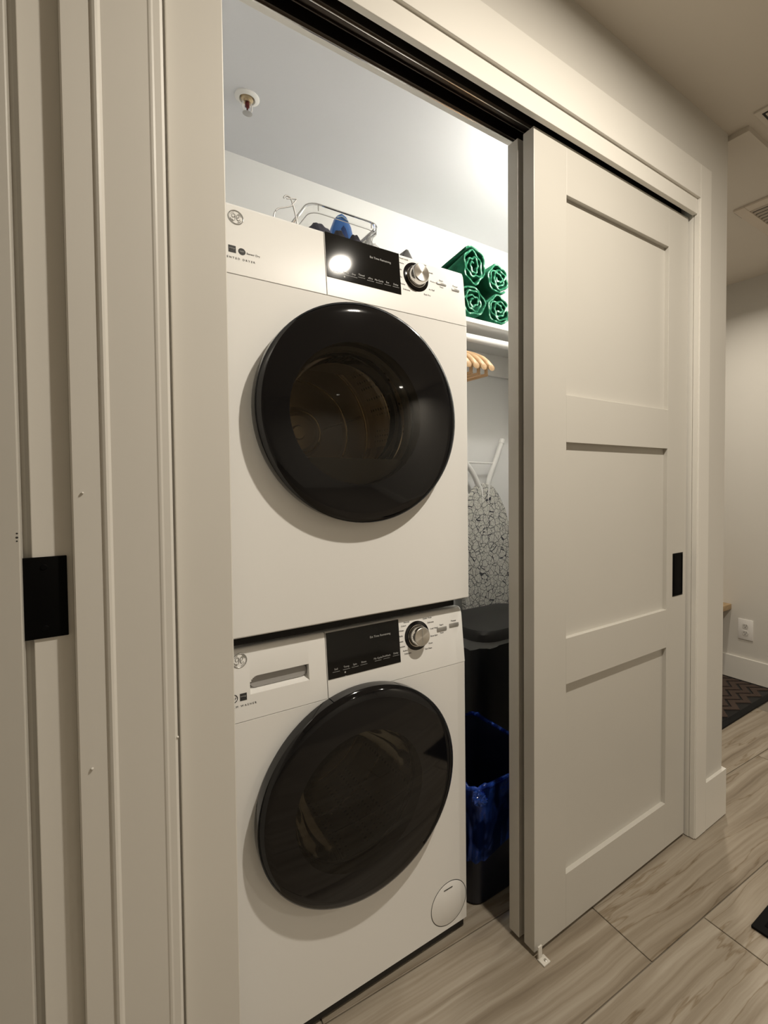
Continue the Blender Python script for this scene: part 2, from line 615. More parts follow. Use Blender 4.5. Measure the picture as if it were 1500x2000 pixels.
# small paint blemishes on the trim
for px_, py_, r_ in ((161, 963, .0016), (180, 1502, .0018), (201, 862, .0010), (347, 1440, .0016)):
    p_ = at(px_, py_, 'y', .7935 if px_ < 300 else .7925)
    finish(lathe([(r_, .001), (r_ * .9, -.0004), (r_ * .4, -.0012), (0, -.0014)], 10, tuple(p_)), 'paint_drip', TRIM, bpy.data.objects['trim_8'])
for py_, r_ in ((1042, .0010), (1050, .0013), (1057, .0009)):
    p_ = at(33, py_, 'y', .793)
    finish(lathe([(r_, .0005), (r_, -.0002), (0, -.0003)], 10, tuple(p_)), 'paint_chip', INK, leaf)

# strike plate
sp = thing('strike_plate', (-.0492, .811, .9945), 'square black metal strike plate on the white door jamb', 'strike plate')
finish(box(-.0235, .0235, -.0022, .0025, 0, .1045, bev=.0008), 'plate', BLACKMETAL, sp)
for z in (.013, .0915):
    finish(lathe([(0, -.0032), (.003, -.0032), (.0038, -.0022), (.0038, 0)], 14, (.0, 0, z)), 'screw', BLACKMETAL, sp)

# baseboards
bm = box(1.6685, XW + .012, YC, YW, .004, .168, bev=.0012)
box(XW + .0002, XW + .012, YW, YB, .004, .168, bm)
struct('baseboard_right', bm, TRIM, 'white baseboard wrapping the end of the closet wall')
struct('baseboard_far', box(XFAR - .014, XFAR, -4.3, 2.2, .002, .137, bev=.002), TRIM, 'white baseboard along the far wall')
struct('baseboard_closet', box(.15, 1.70, YB - .012, YB, 0, .12, bev=.002), TRIM, 'white baseboard along the closet back wall')

# ------------------------------------------------------------------ sliding doors
def sliding_door(name, x0, y0, label, pull=True):
    w, th, dz = .709, .036, .0135
    d = thing(name, (x0, y0, 0), label, None)
    d['kind'] = 'structure'
    zb, zt = .012, 2.040
    xs = (.118, .595)
    rails = [(zb, .157), (.662, .783), (1.292, 1.413), (1.917, zt)]
    for a, c in ((0, xs[0]), (xs[1], w)):
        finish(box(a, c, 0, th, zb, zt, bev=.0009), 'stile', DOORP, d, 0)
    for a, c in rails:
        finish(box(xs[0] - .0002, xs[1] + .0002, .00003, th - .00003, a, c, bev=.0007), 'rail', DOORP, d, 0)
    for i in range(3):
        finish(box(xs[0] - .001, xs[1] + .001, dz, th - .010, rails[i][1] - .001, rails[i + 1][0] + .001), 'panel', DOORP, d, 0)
    if pull:
        p = finish(box(.6285, .6885, -.0015, .004, .8195, .958, bev=.0006), 'flush_pull', BLACKMETAL, d)
        p['label'] = 'black rectangular flush pull'
        q = bmesh.new()
        rim = [(.634, -.0022, .825), (.683, -.0022, .825), (.683, -.0022, .9525), (.634, -.0022, .9525)]
        tube(rim, .0011, 6, q, True)
        finish(q, 'pull_rim', BLACKMETAL, p)
    return d


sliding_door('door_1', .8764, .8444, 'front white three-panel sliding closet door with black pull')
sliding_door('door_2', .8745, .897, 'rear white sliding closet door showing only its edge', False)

# door track
tr = thing('door_track', ((XL + XJ) / 2, .885, 2.10), 'dark bronze double sliding-door track under the closet header', 'track')
hl = (XJ - XL) / 2 - .008


def trk(name, y0, y1, z0, z1, m_):
    return finish(box(-hl, hl, y0 - .885, y1 - .885, z0 - 2.10, z1 - 2.10, bev=.0006), name, m_, tr, 0)


trk('track_plate', .8355, .9365, 2.092, 2.0998, BRONZED)
trk('web', .882, .8955, 2.062, 2.092, BRONZE)
trk('web_lip', .8935, .8962, 2.058, 2.064, BRONZE)
trk('front_rail', .8715, .8795, 2.063, 2.092, BRONZE)
trk('front_rail_lip', .8765, .8792, 2.0595, 2.0645, CHROME)
trk('back_rail', .9265, .9335, 2.060, 2.092, BRONZE)
trk('back_rail_lip', .9325, .9365, 2.0565, 2.062, CHROME)

# floor guide
g = thing('floor_guide', (.880, .836, 0), 'small clear plastic sliding-door floor guide with one screw', 'guide')
GUIDE = mat('frosted_plastic', (.72, .69, .63), .35)
bm = box(-.003, .020, -.024, .0, 0, .004, bev=.0012)
box(-.002, .011, -.0045, -.0002, .003, .034, bm, .001)
finish(bm, 'bracket', GUIDE, g)
finish(lathe([(0, .0058), (.0028, .0056), (.0042, .004), (.0042, .003)], 16, (.011, -.014, 0), 'z'), 'screw', CHROME, g)

# ================================================================== MACHINES
th_, ta_ = R(.3662), R(.3198)
ex = Vector((math.cos(th_), -math.sin(th_), 0))
ez = Vector((0, math.sin(ta_), math.cos(ta_)))
ey = ez.cross(ex)
ez = ex.cross(ey)
MM = Matrix.Identity(4)
for i in range(3):
    MM[i][0], MM[i][1], MM[i][2] = ex[i], ey[i], ez[i]
MM.translation = Vector((.793, 1.0079, 0))
MW, MD = .600, .62
DCX, DR = -.3028, .2377
TILT = R(6)


def front_plate(zb, zt, czl, rh, n=64):
    """flat front with a round opening, folded back round the outer edge"""
    bm = bmesh.new()
    cx = DCX
    x0, x1 = -MW + .004, -.004
    z0, z1 = zb + .003, zt - .001
    circ, rect, edge = [], [], []
    for i in range(n):
        a = 2 * math.pi * (i + .5) / n
        c, s = math.cos(a), math.sin(a)
        circ.append(Vector((cx + rh * c, 0, czl + rh * s)))
        tx = ((x1 - cx) / c) if c > 0 else ((x0 - cx) / c)
        tz = ((z1 - czl) / s) if s > 0 else ((z0 - czl) / s)
        t = min(tx, tz)
        rect.append(Vector((cx + t * c, 0, czl + t * s)))
    # snap the nearest samples to the four corners
    for X in (x0, x1):
        for Z in (z0, z1):
            k = min(range(n), key=lambda q: (rect[q] - Vector((X, 0, Z))).length)
            rect[k] = Vector((X, 0, Z))
    for v in rect:
        e = v.copy()
        if abs(v.x - x0) < 1e-6: e.x = -MW
        if abs(v.x - x1) < 1e-6: e.x = 0
        if abs(v.z - z0) < 1e-6: e.z = zb
        if abs(v.z - z1) < 1e-6: e.z = zt
        e.y = .004
        edge.append(e)
    V = lambda L_: [bm.verts.new(p) for p in L_]
    inner = V([p + Vector((0, .03, 0)) for p in circ])
    C, Rr, E_ = V(circ), V(rect), V(edge)
    Bk = V([Vector((p.x, MD, p.z)) for p in edge])
    for A, B_ in ((inner, C), (C, Rr), (Rr, E_), (E_, Bk)):
        for i in range(n):
            j = (i + 1) % n
            bm.faces.new((A[i], A[j], B_[j], B_[i]))
    bm.faces.new(Bk)
    return bm


def panel_matrix(z0):
    return Matrix.Translation((0, 0, z0)) @ Matrix.Rotation(-TILT, 4, 'X')


def panel_profile(h, d):
    """side profile of the control strip in panel space: (y, z)"""
    return [(0, 0), (0, h - .008), (.0018, h - .003), (.006, h), (d, h - .0), (d, -.02), (.02, -.02), (.02, 0)]


def monogram(name, u, v, parent, loc):
    bm = bmesh.new()
    rr = .0135
    tube([(u + rr * math.cos(a), -.0006, v + rr * math.sin(a)) for a in [i * math.pi / 16 for i in range(32)]], .0011, 6, bm, True)
    # two looping script strokes and four curls round the rim
    for pts in ([(-.0005, .004), (-.004, .0065), (-.0075, .003), (-.006, -.001), (-.0025, .0005), (-.001, .004), (-.0015, -.004), (-.0045, -.0075), (-.0065, -.005)],
                [(.0015, -.001), (.005, .0005), (.0065, .004), (.004, .0065), (.0018, .003), (.002, -.003), (.0045, -.006), (.0075, -.003)]):
        tube(curve_pts([(u + a, -.0006, v + b_) for a, b_ in pts], 4), .0007, 5, bm)
    for k in range(4):
        a = k * math.pi / 2 + .3
        tube([(u + .0105 * math.cos(a + t), -.0006, v + .0105 * math.sin(a + t)) for t in (0, .25, .5, .75)], .0006, 5, bm)
    finish(bm, name, INKG, parent, 60, loc)


def knob(u, v, parent, loc):
    L_ = loc @ Matrix.Translation((u, 0, v))
    k = finish(lathe([(0, -.0008), (.034, -.0008), (.0355, -.0002), (.0355, .003)], 48), 'knob', BLACKGLOSS, parent, 32, L_)
    # L_ is relative to the machine, so sub-parts are placed relative to the knob
    finish(lathe([(.0268, -.0005), (.0268, -.004), (.0256, -.0046), (.0248, -.004), (.0248, 0)], 48), 'knob_ring', CHROME, k)
    finish(lathe([(.0235, 0), (.0232, -.022), (.0215, -.0255)], 48), 'knob_skirt', CHROME, k)
    finish(lathe([(.0216, -.0253), (.0205, -.0262), (0, -.0262)], 48), 'knob_cap', BRUSH, k)
    finish(box(-.0006, .0006, -.0268, -.026, -.019, .019), 'pointer', INKG, k)
    return k


def machine(kind, base, label, z_split, cz, btn, names, glass):
    """base: matrix of the right front bottom corner"""
    t = thing(kind, (0, 0, 0), label, kind)
    t.matrix_world = base
    zb = .03 if kind == 'washer' else 0.0
    zt = z_split
    body = finish(front_plate(zb, zt - .001, cz, .178), 'body', ENAMEL, t, 30)
    PM = panel_matrix(zt)
    PH = .1425
    seam = -.3795
    prof = panel_profile(PH, MD - .02)
    # right part of the control strip
    cp = finish(prism(prof, 'x', seam + .001, -.0025), 'control_panel', PLASTW, t, 40, PM)
    bmv = bmesh.new(); bmv.from_mesh(cp.data)
    es = [e for e in bmv.edges if all(abs(v.co.x + .0025) < 1e-5 for v in e.verts) and all(v.co.z > .02 for v in e.verts) and all(v.co.y < .01 for v in e.verts)]
    bmesh.ops.bevel(bmv, geom=es, offset=.004, segments=3, profile=.5, affect='EDGES')
    bmv.to_mesh(cp.data); bmv.free()
    cp.data.polygons.foreach_set('use_smooth', [True] * len(cp.data.polygons)); cp.data.set_sharp_from_angle(angle=R(40))
    if kind == 'washer':
        # scoop handle: straight upper lip, sloping floor
        notch = [(0, 0), (0, .0485), (.0245, .0625), (.030, .074), (.0245, .083), (0, .083)] + prof[1:]
        bm = bmesh.new()
        prism(prof, 'x', -MW + .0025, -.5405, bm)
        st = 6
        for q in range(st):
            f_ = (q + .5) / st
            zt_ = .083 - .017 * (1 - math.sqrt(max(0, 1 - (1 - f_) ** 2)))
            nq = [(0, 0), (0, .0485), (.0245, .0625), (.0275, .064), (.0245, zt_), (0, zt_)] + prof[1:]
            prism(nq, 'x', -.5405 + .016 * q / st, -.5405 + .016 * (q + 1) / st, bm)
        prism(notch, 'x', -.5245, -.419, bm)
        prism(prof, 'x', -.419, seam - .001, bm)
        bmesh.ops.remove_doubles(bm, verts=bm.verts, dist=1e-6)
        lp = finish(bm, 'detergent_drawer', PLASTW, t, 40, PM)
        h = bmesh.new()
        n_ = 24
        ring = []
        for i in range(n_):
            a = 2 * math.pi * i / n_
            cx_ = -.526 if math.cos(a) < 0 else -.4335
            ring.append((cx_ + .0125 * math.cos(a), .0700 + .0125 * math.sin(a)))
        prism(ring, 'y', .0115, .0285, h)
        finish(h, 'drawer_grip', mat('drawer_grey', (.36, .35, .34), .5), lp)
    else:
        lp = finish(prism(prof, 'x', -MW + .0025, seam - .001), 'logo_panel', PLASTW, t, 40, PM)
    # display
    zlo, zhi = names['disp']
    dsp = finish(box(-.3775, -.194, -.0011, .004, zlo, zhi, bev=.0004), 'display', BLACKPANEL, t, 0, PM)
    bm = bmesh.new()
    text(bm, 'Est Time Remaining', .0068, -.245, zlo + names['est'], -.0013)
    for s, x, dz in names['row']:
        text(bm, s, .0058, x, zlo + dz, -.0013)
        box(x - .0085, x + .0085, -.00125, -.0009, zlo + dz - .0042, zlo + dz - .0036, bm)
    lock = lathe([(0, -.0013), (.0019, -.0013), (.0019, -.0009)], 12, (-.3375, 0, zlo + .0085))
    merge(bm, lock)
    finish(bm, 'display_lettering', INKW, dsp, 0)['kind'] = 'stuff'
    # knob, its cycle names and the two buttons
    ku, kv = names['knob']
    knob(ku, kv, t, PM)
    bm = bmesh.new()
    L6, R6 = names['cyc']
    for i, s in enumerate(L6):
        a = R(118 + i * (242 - 118) / (len(L6) - 1))
        text(bm, s, .0052, ku + .0395 * math.cos(a) - .001, kv + .0425 * math.sin(a) - .002, -.0003, 'RIGHT')
    for i, s in enumerate(R6):
        a = R(62 - i * (62 + 62) / (len(R6) - 1))
        text(bm, s, .0052, ku + .0395 * math.cos(a) + .001, kv + .0425 * math.sin(a) - .002, -.0003, 'LEFT')
    for (x0_, x1_, zc_, hh, s, s2) in btn:
        text(bm, s, .0062, (x0_ + x1_) / 2, zc_ + hh / 2 + .0035, -.0003)
        if s2:
            text(bm, s2, .0048, (x0_ + x1_) / 2, zc_ - hh / 2 - .0065, -.0003)
    finish(bm, 'panel_lettering', INK, cp, 0)['kind'] = 'stuff'
    for (x0_, x1_, zc_, hh, s, s2) in btn:
        finish(box(x0_, x1_, -.0028, .003, zc_ - hh / 2, zc_ + hh / 2, bev=.0012), 'button', mat('satin_button', (.42, .41, .39), .35, metal=.5), t, 40, PM)
    monogram('monogram', -.5585, names['logo'], t, PM)
    # badges and product lettering
    bm = bmesh.new()
    zq = names['badge']
    if kind == 'washer':
        box(-.5605, -.5475, -.0004, .0, zq - .0065, zq + .0075, bm)
        tube([(-.5725 + .0075 * math.cos(i * math.pi / 10), -.0003, zq + .0005 + .0075 * math.sin(i * math.pi / 10)) for i in range(20)], .0008, 5, bm, True)
        text(bm, 'NSF', .0065, -.5725, zq - .002, -.0003)
        text(bm, 'S T E A M   W A S H E R', .0056, -.5585, zq - .018, -.0003)
    else:
        box(-.5745, -.561, -.0004, .0, zq - .0065, zq + .0075, bm)
        merge(bm, lathe([(0, -.0004), (.0068, -.0004), (.0068, 0)], 20, (-.5500, 0, zq - .0005)))
        text(bm, 'Sensor Dry', .0055, -.5415, zq - .0035, -.0003, 'LEFT')
        text(bm, 'V E N T E D   D R Y E R', .0056, -.5545, zq - .0185, -.0003)
    finish(bm, 'badge_lettering', INK, lp, 0)['kind'] = 'stuff'
    bm = bmesh.new()
    if kind == 'washer':
        text(bm, 'energy', .0040, -.554, zq + .001, -.0007)
    else:
        text(bm, 'energy', .0040, -.5678, zq + .001, -.0007)
        text(bm, 'NSF', .0045, -.5500, zq - .002, -.0007)
    finish(bm, 'badge_print', INKW, lp, 0)['kind'] = 'stuff'

    # ---- porthole door
    c = (DCX, 0, cz)
    woff = Vector((-.026, 0, -.004)) if kind == 'dryer' else Vector((-.018, 0, .0))
    RW = .150

    def dome(r_):
        return -.0566 + .0181 * (r_ / .226) ** 2

    n_ = 96
    bm = lathe([(.226, dome(.226)), (DR - .0035, -.0345), (DR + .0002, -.030), (DR + .0008, -.018), (DR, -.0045), (.2335, -.001), (.205, .0)], n_, c)
    cv = Vector(c)
    prev = None
    for q in range(7):
        f_ = q / 6
        ring = []
        for i in range(n_):
            a = 2 * math.pi * i / n_
            dv = Vector((math.cos(a), 0, math.sin(a)))
            p = (woff + dv * RW).lerp(dv * .226, f_)
            ring.append(bm.verts.new(cv + p + Vector((0, dome(p.length), 0))))
        if prev:
            for i in range(n_):
                bm.faces.new((prev[i], prev[(i + 1) % n_], ring[(i + 1) % n_], ring[i]))
        else:
            tunnel = [bm.verts.new(v.co + Vector((0, .046, 0))) for v in ring]
            for i in range(n_):
                bm.faces.new((tunnel[i], tunnel[(i + 1) % n_], ring[(i + 1) % n_], ring[i]))
        prev = ring
    bmesh.ops.remove_doubles(bm, verts=bm.verts, dist=1e-5)
    d = finish(bm, 'door', BLACKGLOSS, t, 30)
    bm = bmesh.new()
    prev = None
    for q in range(7):
        f_ = q / 6
        ring = []
        for i in range(n_):
            a = 2 * math.pi * i / n_
            p = woff + Vector((math.cos(a), 0, math.sin(a))) * (RW + .0003) * max(f_, .02)
            ring.append(bm.verts.new(cv + p + Vector((0, dome(p.length), 0))))
        if prev:
            for i in range(n_):
                bm.faces.new((prev[i], prev[(i + 1) % n_], ring[(i + 1) % n_], ring[i]))
        else:
            bm.faces.new(ring)
        prev = ring
    finish(bm, 'door_glass', glass, d, 60)
    c0 = c
    c = tuple(cv + woff)
    if kind == 'dryer':
        # window frame behind the outer glass, deeper glass pane, drum
        finish(lathe([(.1499, -.012), (.1385, .004), (.136, .03), (.128, .055), (0, .062)], 64, c), 'inner_window', BOWL, d, 60)
        finish(lathe([(.1499, -.0125), (.142, -.010), (.1392, .004), (.1499, .010)], 64, c), 'window_ring', GASKET, d, 40)
        # lower door duct that hides the bottom of the window
        pr = []
        for i in range(15):
            a = R(219 + 102 * i / 14)
            pr.append((c[0] + .149 * math.cos(a), c[2] + .149 * math.sin(a)))
        finish(prism(pr, 'y', -.03, .004), 'lint_duct', mat('dark_plastic', (.02, .019, .018), .4), d, 0)
    else:
        finish(lathe([(.1499, -.010), (.146, .0), (.138, .03), (.112, .078), (.085, .098), (0, .104)], 72, c), 'glass_bowl', BOWL, d, 60)
        finish(lathe([(.1498, -.010), (.1465, -.012), (.1462, -.0085), (.1495, -.006)], 72, c), 'bowl_ring', STEELD, d, 60)
    c = c0
    # throat, drum, back plate and lifters
    finish(lathe([(.178, .0), (.181, .006), (.176, .03), (.182, .055), (.20, .06)], 72, c), 'gasket' if kind == 'washer' else 'throat', GASKET if kind == 'washer' else STEELD, t, 40)
    dr = finish(lathe([(.20, .060), (.235, .062), (.252, .075), (.252, .30), (.248, .306), (.252, .312), (.252, .42)], 96, c), 'drum', PERF, t, 40)
    finish(lathe([(.252, .42), (.235, .424), (.23, .430), (.222, .430), (.217, .424), (.16, .424), (.155, .416), (.147, .416), (.142, .424), (.075, .424), (.07, .414), (.062, .410), (.055, .414), (.05, .424), (.022, .424), (.018, .412), (0, .412)], 96, c), 'drum_back', STEEL, dr, 30)
    for k in range(3):
        a = R(100 + 120 * k)
        bm = bmesh.new()
        for q in range(7):
            y_ = .085 + q * .045
            box(-.030, .030, y_, y_ + .034, -.255, -.205 + .006 * math.sin(q * math.pi / 6), bm, .004)
        bmesh.ops.rotate(bm, verts=bm.verts, cent=(0, 0, 0), matrix=Matrix.Rotation(-(a + math.pi / 2), 3, 'Y'))
        bmesh.ops.translate(bm, verts=bm.verts, vec=c)
        finish(bm, 'lifter', STEEL, dr, 40)
    # added gold rings: the drum's highlights put into shape and colour
    GOLD = mat('drum_highlight_gold', (.85, .72, .50), .16, metal=1)
    for r_, y_, w_ in ((.249, .31, .0035), (.226, .429, .0035), (.151, .415, .0030), (.062, .409, .0030)):
        finish(tube([(c[0] + r_ * math.cos(a), c[1] + y_, c[2] + r_ * math.sin(a)) for a in [2 * math.pi * q / 72 for q in range(72)]], w_, 8, None, True), 'drum_highlight', GOLD, dr, 60)
    # three pressed arms on the back plate
    for k in range(3):
        a = R(20 + 120 * k)
        pts = [(c[0] + r_ * math.cos(a + s), c[1] + .4225, c[2] + r_ * math.sin(a + s)) for r_, s in ((.065, -.5), (.075, -.25), (.11, -.12), (.21, -.06))]
        finish(tube(curve_pts(pts, 5), .004, 6), 'pressed_arm', STEEL, dr, 60)
    if kind == 'washer':
        # pump cover and adjustable feet
        pc = (-.0605, 0, .100)
        pcv = finish(lathe([(0, -.0012), (.053, -.0012), (.0545, -.0004), (.0545, .002)], 56, pc), 'pump_cover', ENAMEL, t, 30)
        finish(lathe([(.0545, -.0003), (.0562, -.0003), (.0562, .002), (.0545, .002)], 56, pc, close=True), 'cover_gap', SHADEGAP, pcv, 0)
        finish(box(-.077, -.050, -.0022, .0, .1385, .1402), 'cover_slot', SHADEGAP, pcv, 0)
        for x_ in (-.55, -.05):
            for y_ in (.05, .55):
                finish(lathe([(0, 0.0), (.022, 0), (.022, .012), (.010, .014), (.010, .034)], 20, (x_, y_, 0), 'z'), 'foot', BLACKPL, t)
        finish(box(-.595, -.005, .012, .03, .006, .034), 'underside_shade', SHADEGAP, t, 0)  # dark strip standing in for the shade in the gap under the washer
    else:
        finish(box(-.58, -.03, .030, .05, -.021, .004), 'stacking_rail', BLACKPL, t, 0)
        finish(box(-.58, -.03, .55, .58, -.021, .004), 'stacking_rail', BLACKPL, t, 0)
    return t


WROW = [('Soil', -.3585, .018), ('Temp', -.334, .0185), ('Spin', -.313, .019), ('Rinse', -.291, .0195), ('My Cycle', -.2545, .0205), ('PreWash', -.232, .021), ('Delay', -.2065, .022)]
DROW = [('Temp', -.3555, .019), ('Level', -.333, .017), ('Dry', -.315, .017), ('Timed', -.296, .020), ('eDry', -.274, .018), ('My Cycle', -.252, .018), ('Ext', -.230, .019), ('Delay', -.208, .019)]
WCYC = (['Normal', 'Colors', 'Whites', 'Bulky', 'Towels', 'Sanitize', 'Active', 'Delicates'], ['Quick Wash', 'Delicates', 'Cold Wash', 'Rinse Spin', 'Drain', 'Tub Clean'])
DCYC = (['Mixed Loads', 'Cottons', 'Towels', 'Bulky', 'Active', 'Delicates'], ['Speed', 'Casuals', 'Warm Up', 'Air Fluff', 'Rack Dry'])
machine('washer', MM, 'white front-loading washer standing on the closet floor', .72, .4967,
        [(-.0835, -.054, .0955, .0095, 'Start', 'Pause'), (-.0446, -.0150, .0995, .0095, 'Power', '')],
        dict(disp=(.0385, .140), est=.071, row=WROW, knob=(-.1435, .0925), cyc=WCYC, logo=.1195, badge=.047), GLASS_W)
DM = MM @ Matrix.Translation((.006, -.012, .889))
machine('dryer', DM, 'white front-loading dryer stacked on the washer', .704, 1.341 - .889,
        [(-.0885, -.0605, .0945, .0062, 'Start', 'Pause'), (-.0425, -.0200, .0890, .0075, 'Power', '')],
        dict(disp=(.0405, .1405), est=.069, row=DROW, knob=(-.149, .0945), cyc=DCYC, logo=.1135, badge=.0475), GLASS_D)
DTOP = (DM @ Vector((0, .2, .8455))).z

# ================================================================== CLOSET CONTENTS
# shelf, cleats and rod
ZSH, YSH = 1.790, 1.450
sh = thing('closet_shelf', (1.25, YSH, ZSH), 'white laminate shelf under the rolled green towels', 'shelf')
finish(box(-.45, .449, 0, YB - YSH, 0, .0165, bev=.001), 'board', WHITEW, sh, 0)
finish(box(-.45, .449, YB - YSH - .018, YB - YSH, -.10, -.0003, bev=.001), 'cleat', WHITEW, sh, 0)
rod = thing('closet_rod', (1.24, 1.482, 1.742), 'white round hanging rod under the closet shelf', 'rod')
finish(lathe([(0, -.44), (.0155, -.44), (.0155, .44), (0, .44)], 24, axis='x'), 'pole', RODW, rod)
finish(lathe([(0, .44), (.028, .44), (.028, .4585), (0, .4585)], 24, axis='x'), 'end_cup', RODW, rod)


# wooden hangers
def hanger(x, label):
    h = thing('wooden_hanger', (x, 1.482, 1.742), label, 'hanger', 'wooden hangers on the closet rod')
    # shoulder arms: a bowed bar in the yz plane that thickens towards the ends
    bm = bmesh.new()
    rings = []
    n = 21
    for i in range(n):
        s = -1 + 2 * i / (n - 1)
        y_ = .215 * s
        z_ = -.078 - .075 * abs(s) ** 1.5 - .012 * max(0, abs(s) - .8) / .2
        hw = .008 + .0078 * abs(s) ** 2 * (1 if abs(s) < .97 else .7)
        hh = .014 + .006 * (1 - abs(s))
        if abs(s) > .95:
            hh *= .75
        rings.append([bm.verts.new((hw * math.cos(a), y_, z_ + hh * math.sin(a))) for a in [2 * math.pi * k / 12 for k in range(12)]])
    for A, B_ in zip(rings, rings[1:]):
        for j in range(12):
            bm.faces.new((A[j], A[(j + 1) % 12], B_[(j + 1) % 12], B_[j]))
    bm.faces.new(rings[0][::-1]); bm.faces.new(rings[-1])
    finish(bm, 'shoulders', HWOOD, h, 50)
    finish(tube([(0, -.19, -.184), (0, .19, -.184)], .0055, 10), 'trouser_bar', HWOOD, h)
    for s in (-1, 1):
        finish(tube([(0, .185 * s, -.186), (0, .187 * s, -.15)], .006, 8), 'bar_end', HWOOD, h)
    pts = [(0, 0, -.08), (0, 0, -.045)] + [(0, -.0185 * math.cos(a) * 1.0, .0 + .0185 * math.sin(a)) for a in [R(-90 + 250 * k / 12) for k in range(13)]]
    pts = [(0, 0, -.08), (0, 0, -.03)] + [(0, .0185 * math.sin(R(180 - k * 20)), .0185 * math.cos(R(180 - k * 20))) for k in range(13)]
    finish(tube(pts, .0018, 8), 'hook', CHROME, h)


for x_, l_ in ((1.112, 'wooden hanger at the open end of the closet rod row'), (1.078, 'second wooden hanger along the rod from the open end'),
               (1.045, 'third wooden hanger along the rod from the open end'), (1.012, 'fourth wooden hanger along the rod from the open end'),
               (.979, 'fifth wooden hanger along the rod, nearest the dryer')):
    hanger(x_, l_)


# rolled towels
def towel(cx, cz, rx, rz, seed, label, turns=3.4, length=.30, rot=0.0, taper=1.0):
    rnd = random.Random(seed)
    t = thing('rolled_towel', (cx, YSH + .004, cz), label, 'towel', 'rolled green towels on the closet shelf')
    n = int(turns * 26)
    ph = rnd.random() * 6.28
    layers = []

    def spiral(y, ex_=0.0):
        k_sh = 1 - (1 - taper) * (y / length)
        pts = []
        for i in range(n + 1):
            f = i / n
            a = ph + f * turns * 2 * math.pi
            rr = .16 + .84 * f
            wob = 1 + .17 * (1 - f * .75) * math.sin(2.6 * a + seed + 9 * y) + .11 * math.sin(5.7 * a + 2 * seed) * (1 - .8 * f ** 4) + .12 * noise.noise(Vector((a * 1.7, seed * 3.1, y * 8))) * (1 - .7 * f ** 3)
            sq = rr * wob
            x = rx * sq * math.cos(a) * k_sh
            z = rz * sq * math.sin(a) * k_sh - (1 - k_sh) * rz
            xr = x * math.cos(rot) - z * math.sin(rot)
            zr = x * math.sin(rot) + z * math.cos(rot)
            pts.append((xr, zr))
        return pts

    def strip(y0, y1, half, segs, name, mt, parent):
        bm = bmesh.new()
        rows = []
        for s in range(segs + 1):
            y = y0 + (y1 - y0) * s / segs
            pts = spiral(y)
            ring = []
            for i, (x, z) in enumerate(pts):
                a_, b_ = pts[max(i - 1, 0)], pts[min(i + 1, n)]
                tx, tz = b_[0] - a_[0], b_[1] - a_[1]
                l_ = math.hypot(tx, tz) or 1
                nx, nz = -tz / l_, tx / l_
                ring.append(((x + nx * half, y, z + nz * half), (x - nx * half, y, z - nz * half)))
            rows.append([(bm.verts.new(p), bm.verts.new(q)) for p, q in ring])
        for A, B_ in zip(rows, rows[1:]):
            for i in range(n):
                bm.faces.new((A[i][0], A[i + 1][0], B_[i + 1][0], B_[i][0]))
                bm.faces.new((A[i][1], B_[i][1], B_[i + 1][1], A[i + 1][1]))
            for e in (0, n):
                bm.faces.new((A[e][0], B_[e][0], B_[e][1], A[e][1]))
        for A in (rows[0], rows[-1]):
            for i in range(n):
                bm.faces.new((A[i][0], A[i][1], A[i + 1][1], A[i + 1][0]))
        return finish(bm, name, mt, parent, 60)
    strip(.003, length, .0042, 8, 'cloth', TOWEL, t)
    strip(0, .0045, .0026, 1, 'lit_hem', HEM_LIT, t)
    return t


ZT = ZSH + .0165
towel(1.186, ZT + .0635, .064, .060, 3, 'rolled green towel low in the pile beside the dryer')
towel(1.316, ZT + .0605, .064, .0575, 5, 'rolled green towel low in the pile beside the closet door')
towel(1.188, ZT + .197, .060, .073, 8, 'tall flattened green towel roll on top beside the dryer', 3.1, .30, R(8), .72)
towel(1.315, ZT + .179, .059, .055, 11, 'rolled green towel on top beside the closet door')

# ironing board leaning on the back wall
IY = 1.70
ib = thing('ironing_board', (1.50, IY, 0), 'ironing board with black crackle print cover leaning on the closet wall', 'ironing board')


def board_outline(gr=0.0):
    half = [(0, 1.186), (.03, 1.182), (.062, 1.160), (.09, 1.120), (.115, 1.065), (.135, .99), (.150, .89), (.1535, .78), (.153, .60), (.152, .30), (.150, .12), (.13, .085), (.08, .07)]
    pts = [(x + (gr if x > .01 else 0), z + (gr if i < 5 else 0)) for i, (x, z) in enumerate(half)]
    skew = lambda x, z: (x - .045 * max(0, (z - .55)) / .64 * .6, z)
    a = [skew(x, z) for x, z in pts]
    b_ = [skew(-x, z) for x, z in pts[:0:-1]]
    return a + b_


bm = prism(board_outline(), 'y', 0, .024)
es = [e for e in bm.edges if all(v.co.y < .001 for v in e.verts)]
bmesh.ops.bevel(bm, geom=es, offset=.008, segments=3, profile=.5, affect='EDGES')
bmesh.ops.rotate(bm, verts=bm.verts, cent=(0, 0, 0), matrix=Matrix.Rotation(R(-1.2), 3, 'X'))
finish(bm, 'cover', COVER, ib, 40)
q = lambda px, py, y=1.735: at(px, py, 'y', y) - Vector((1.50, IY, 0))
finish(tube(curve_pts([q(981, 860), q(975, 878), q(966, 904), q(957, 930), q(953, 948), q(950, 990), q(948, 1100)], 5), .0122, 12), 'leg', TUBEW, ib, 60)
finish(tube(curve_pts([q(905, 896), q(911, 906), q(924, 925), q(933, 946), q(940, 970), q(944, 1100)], 5), .0122, 12), 'leg', TUBEW, ib, 60)
finish(tube([q(908, 903), q(967, 905)], .0042, 8), 'cross_brace', TUBEW, ib, 60)
finish(tube([q(981.5, 858), q(979, 866)], .0142, 12), 'end_cap', TUBEW, ib, 60)
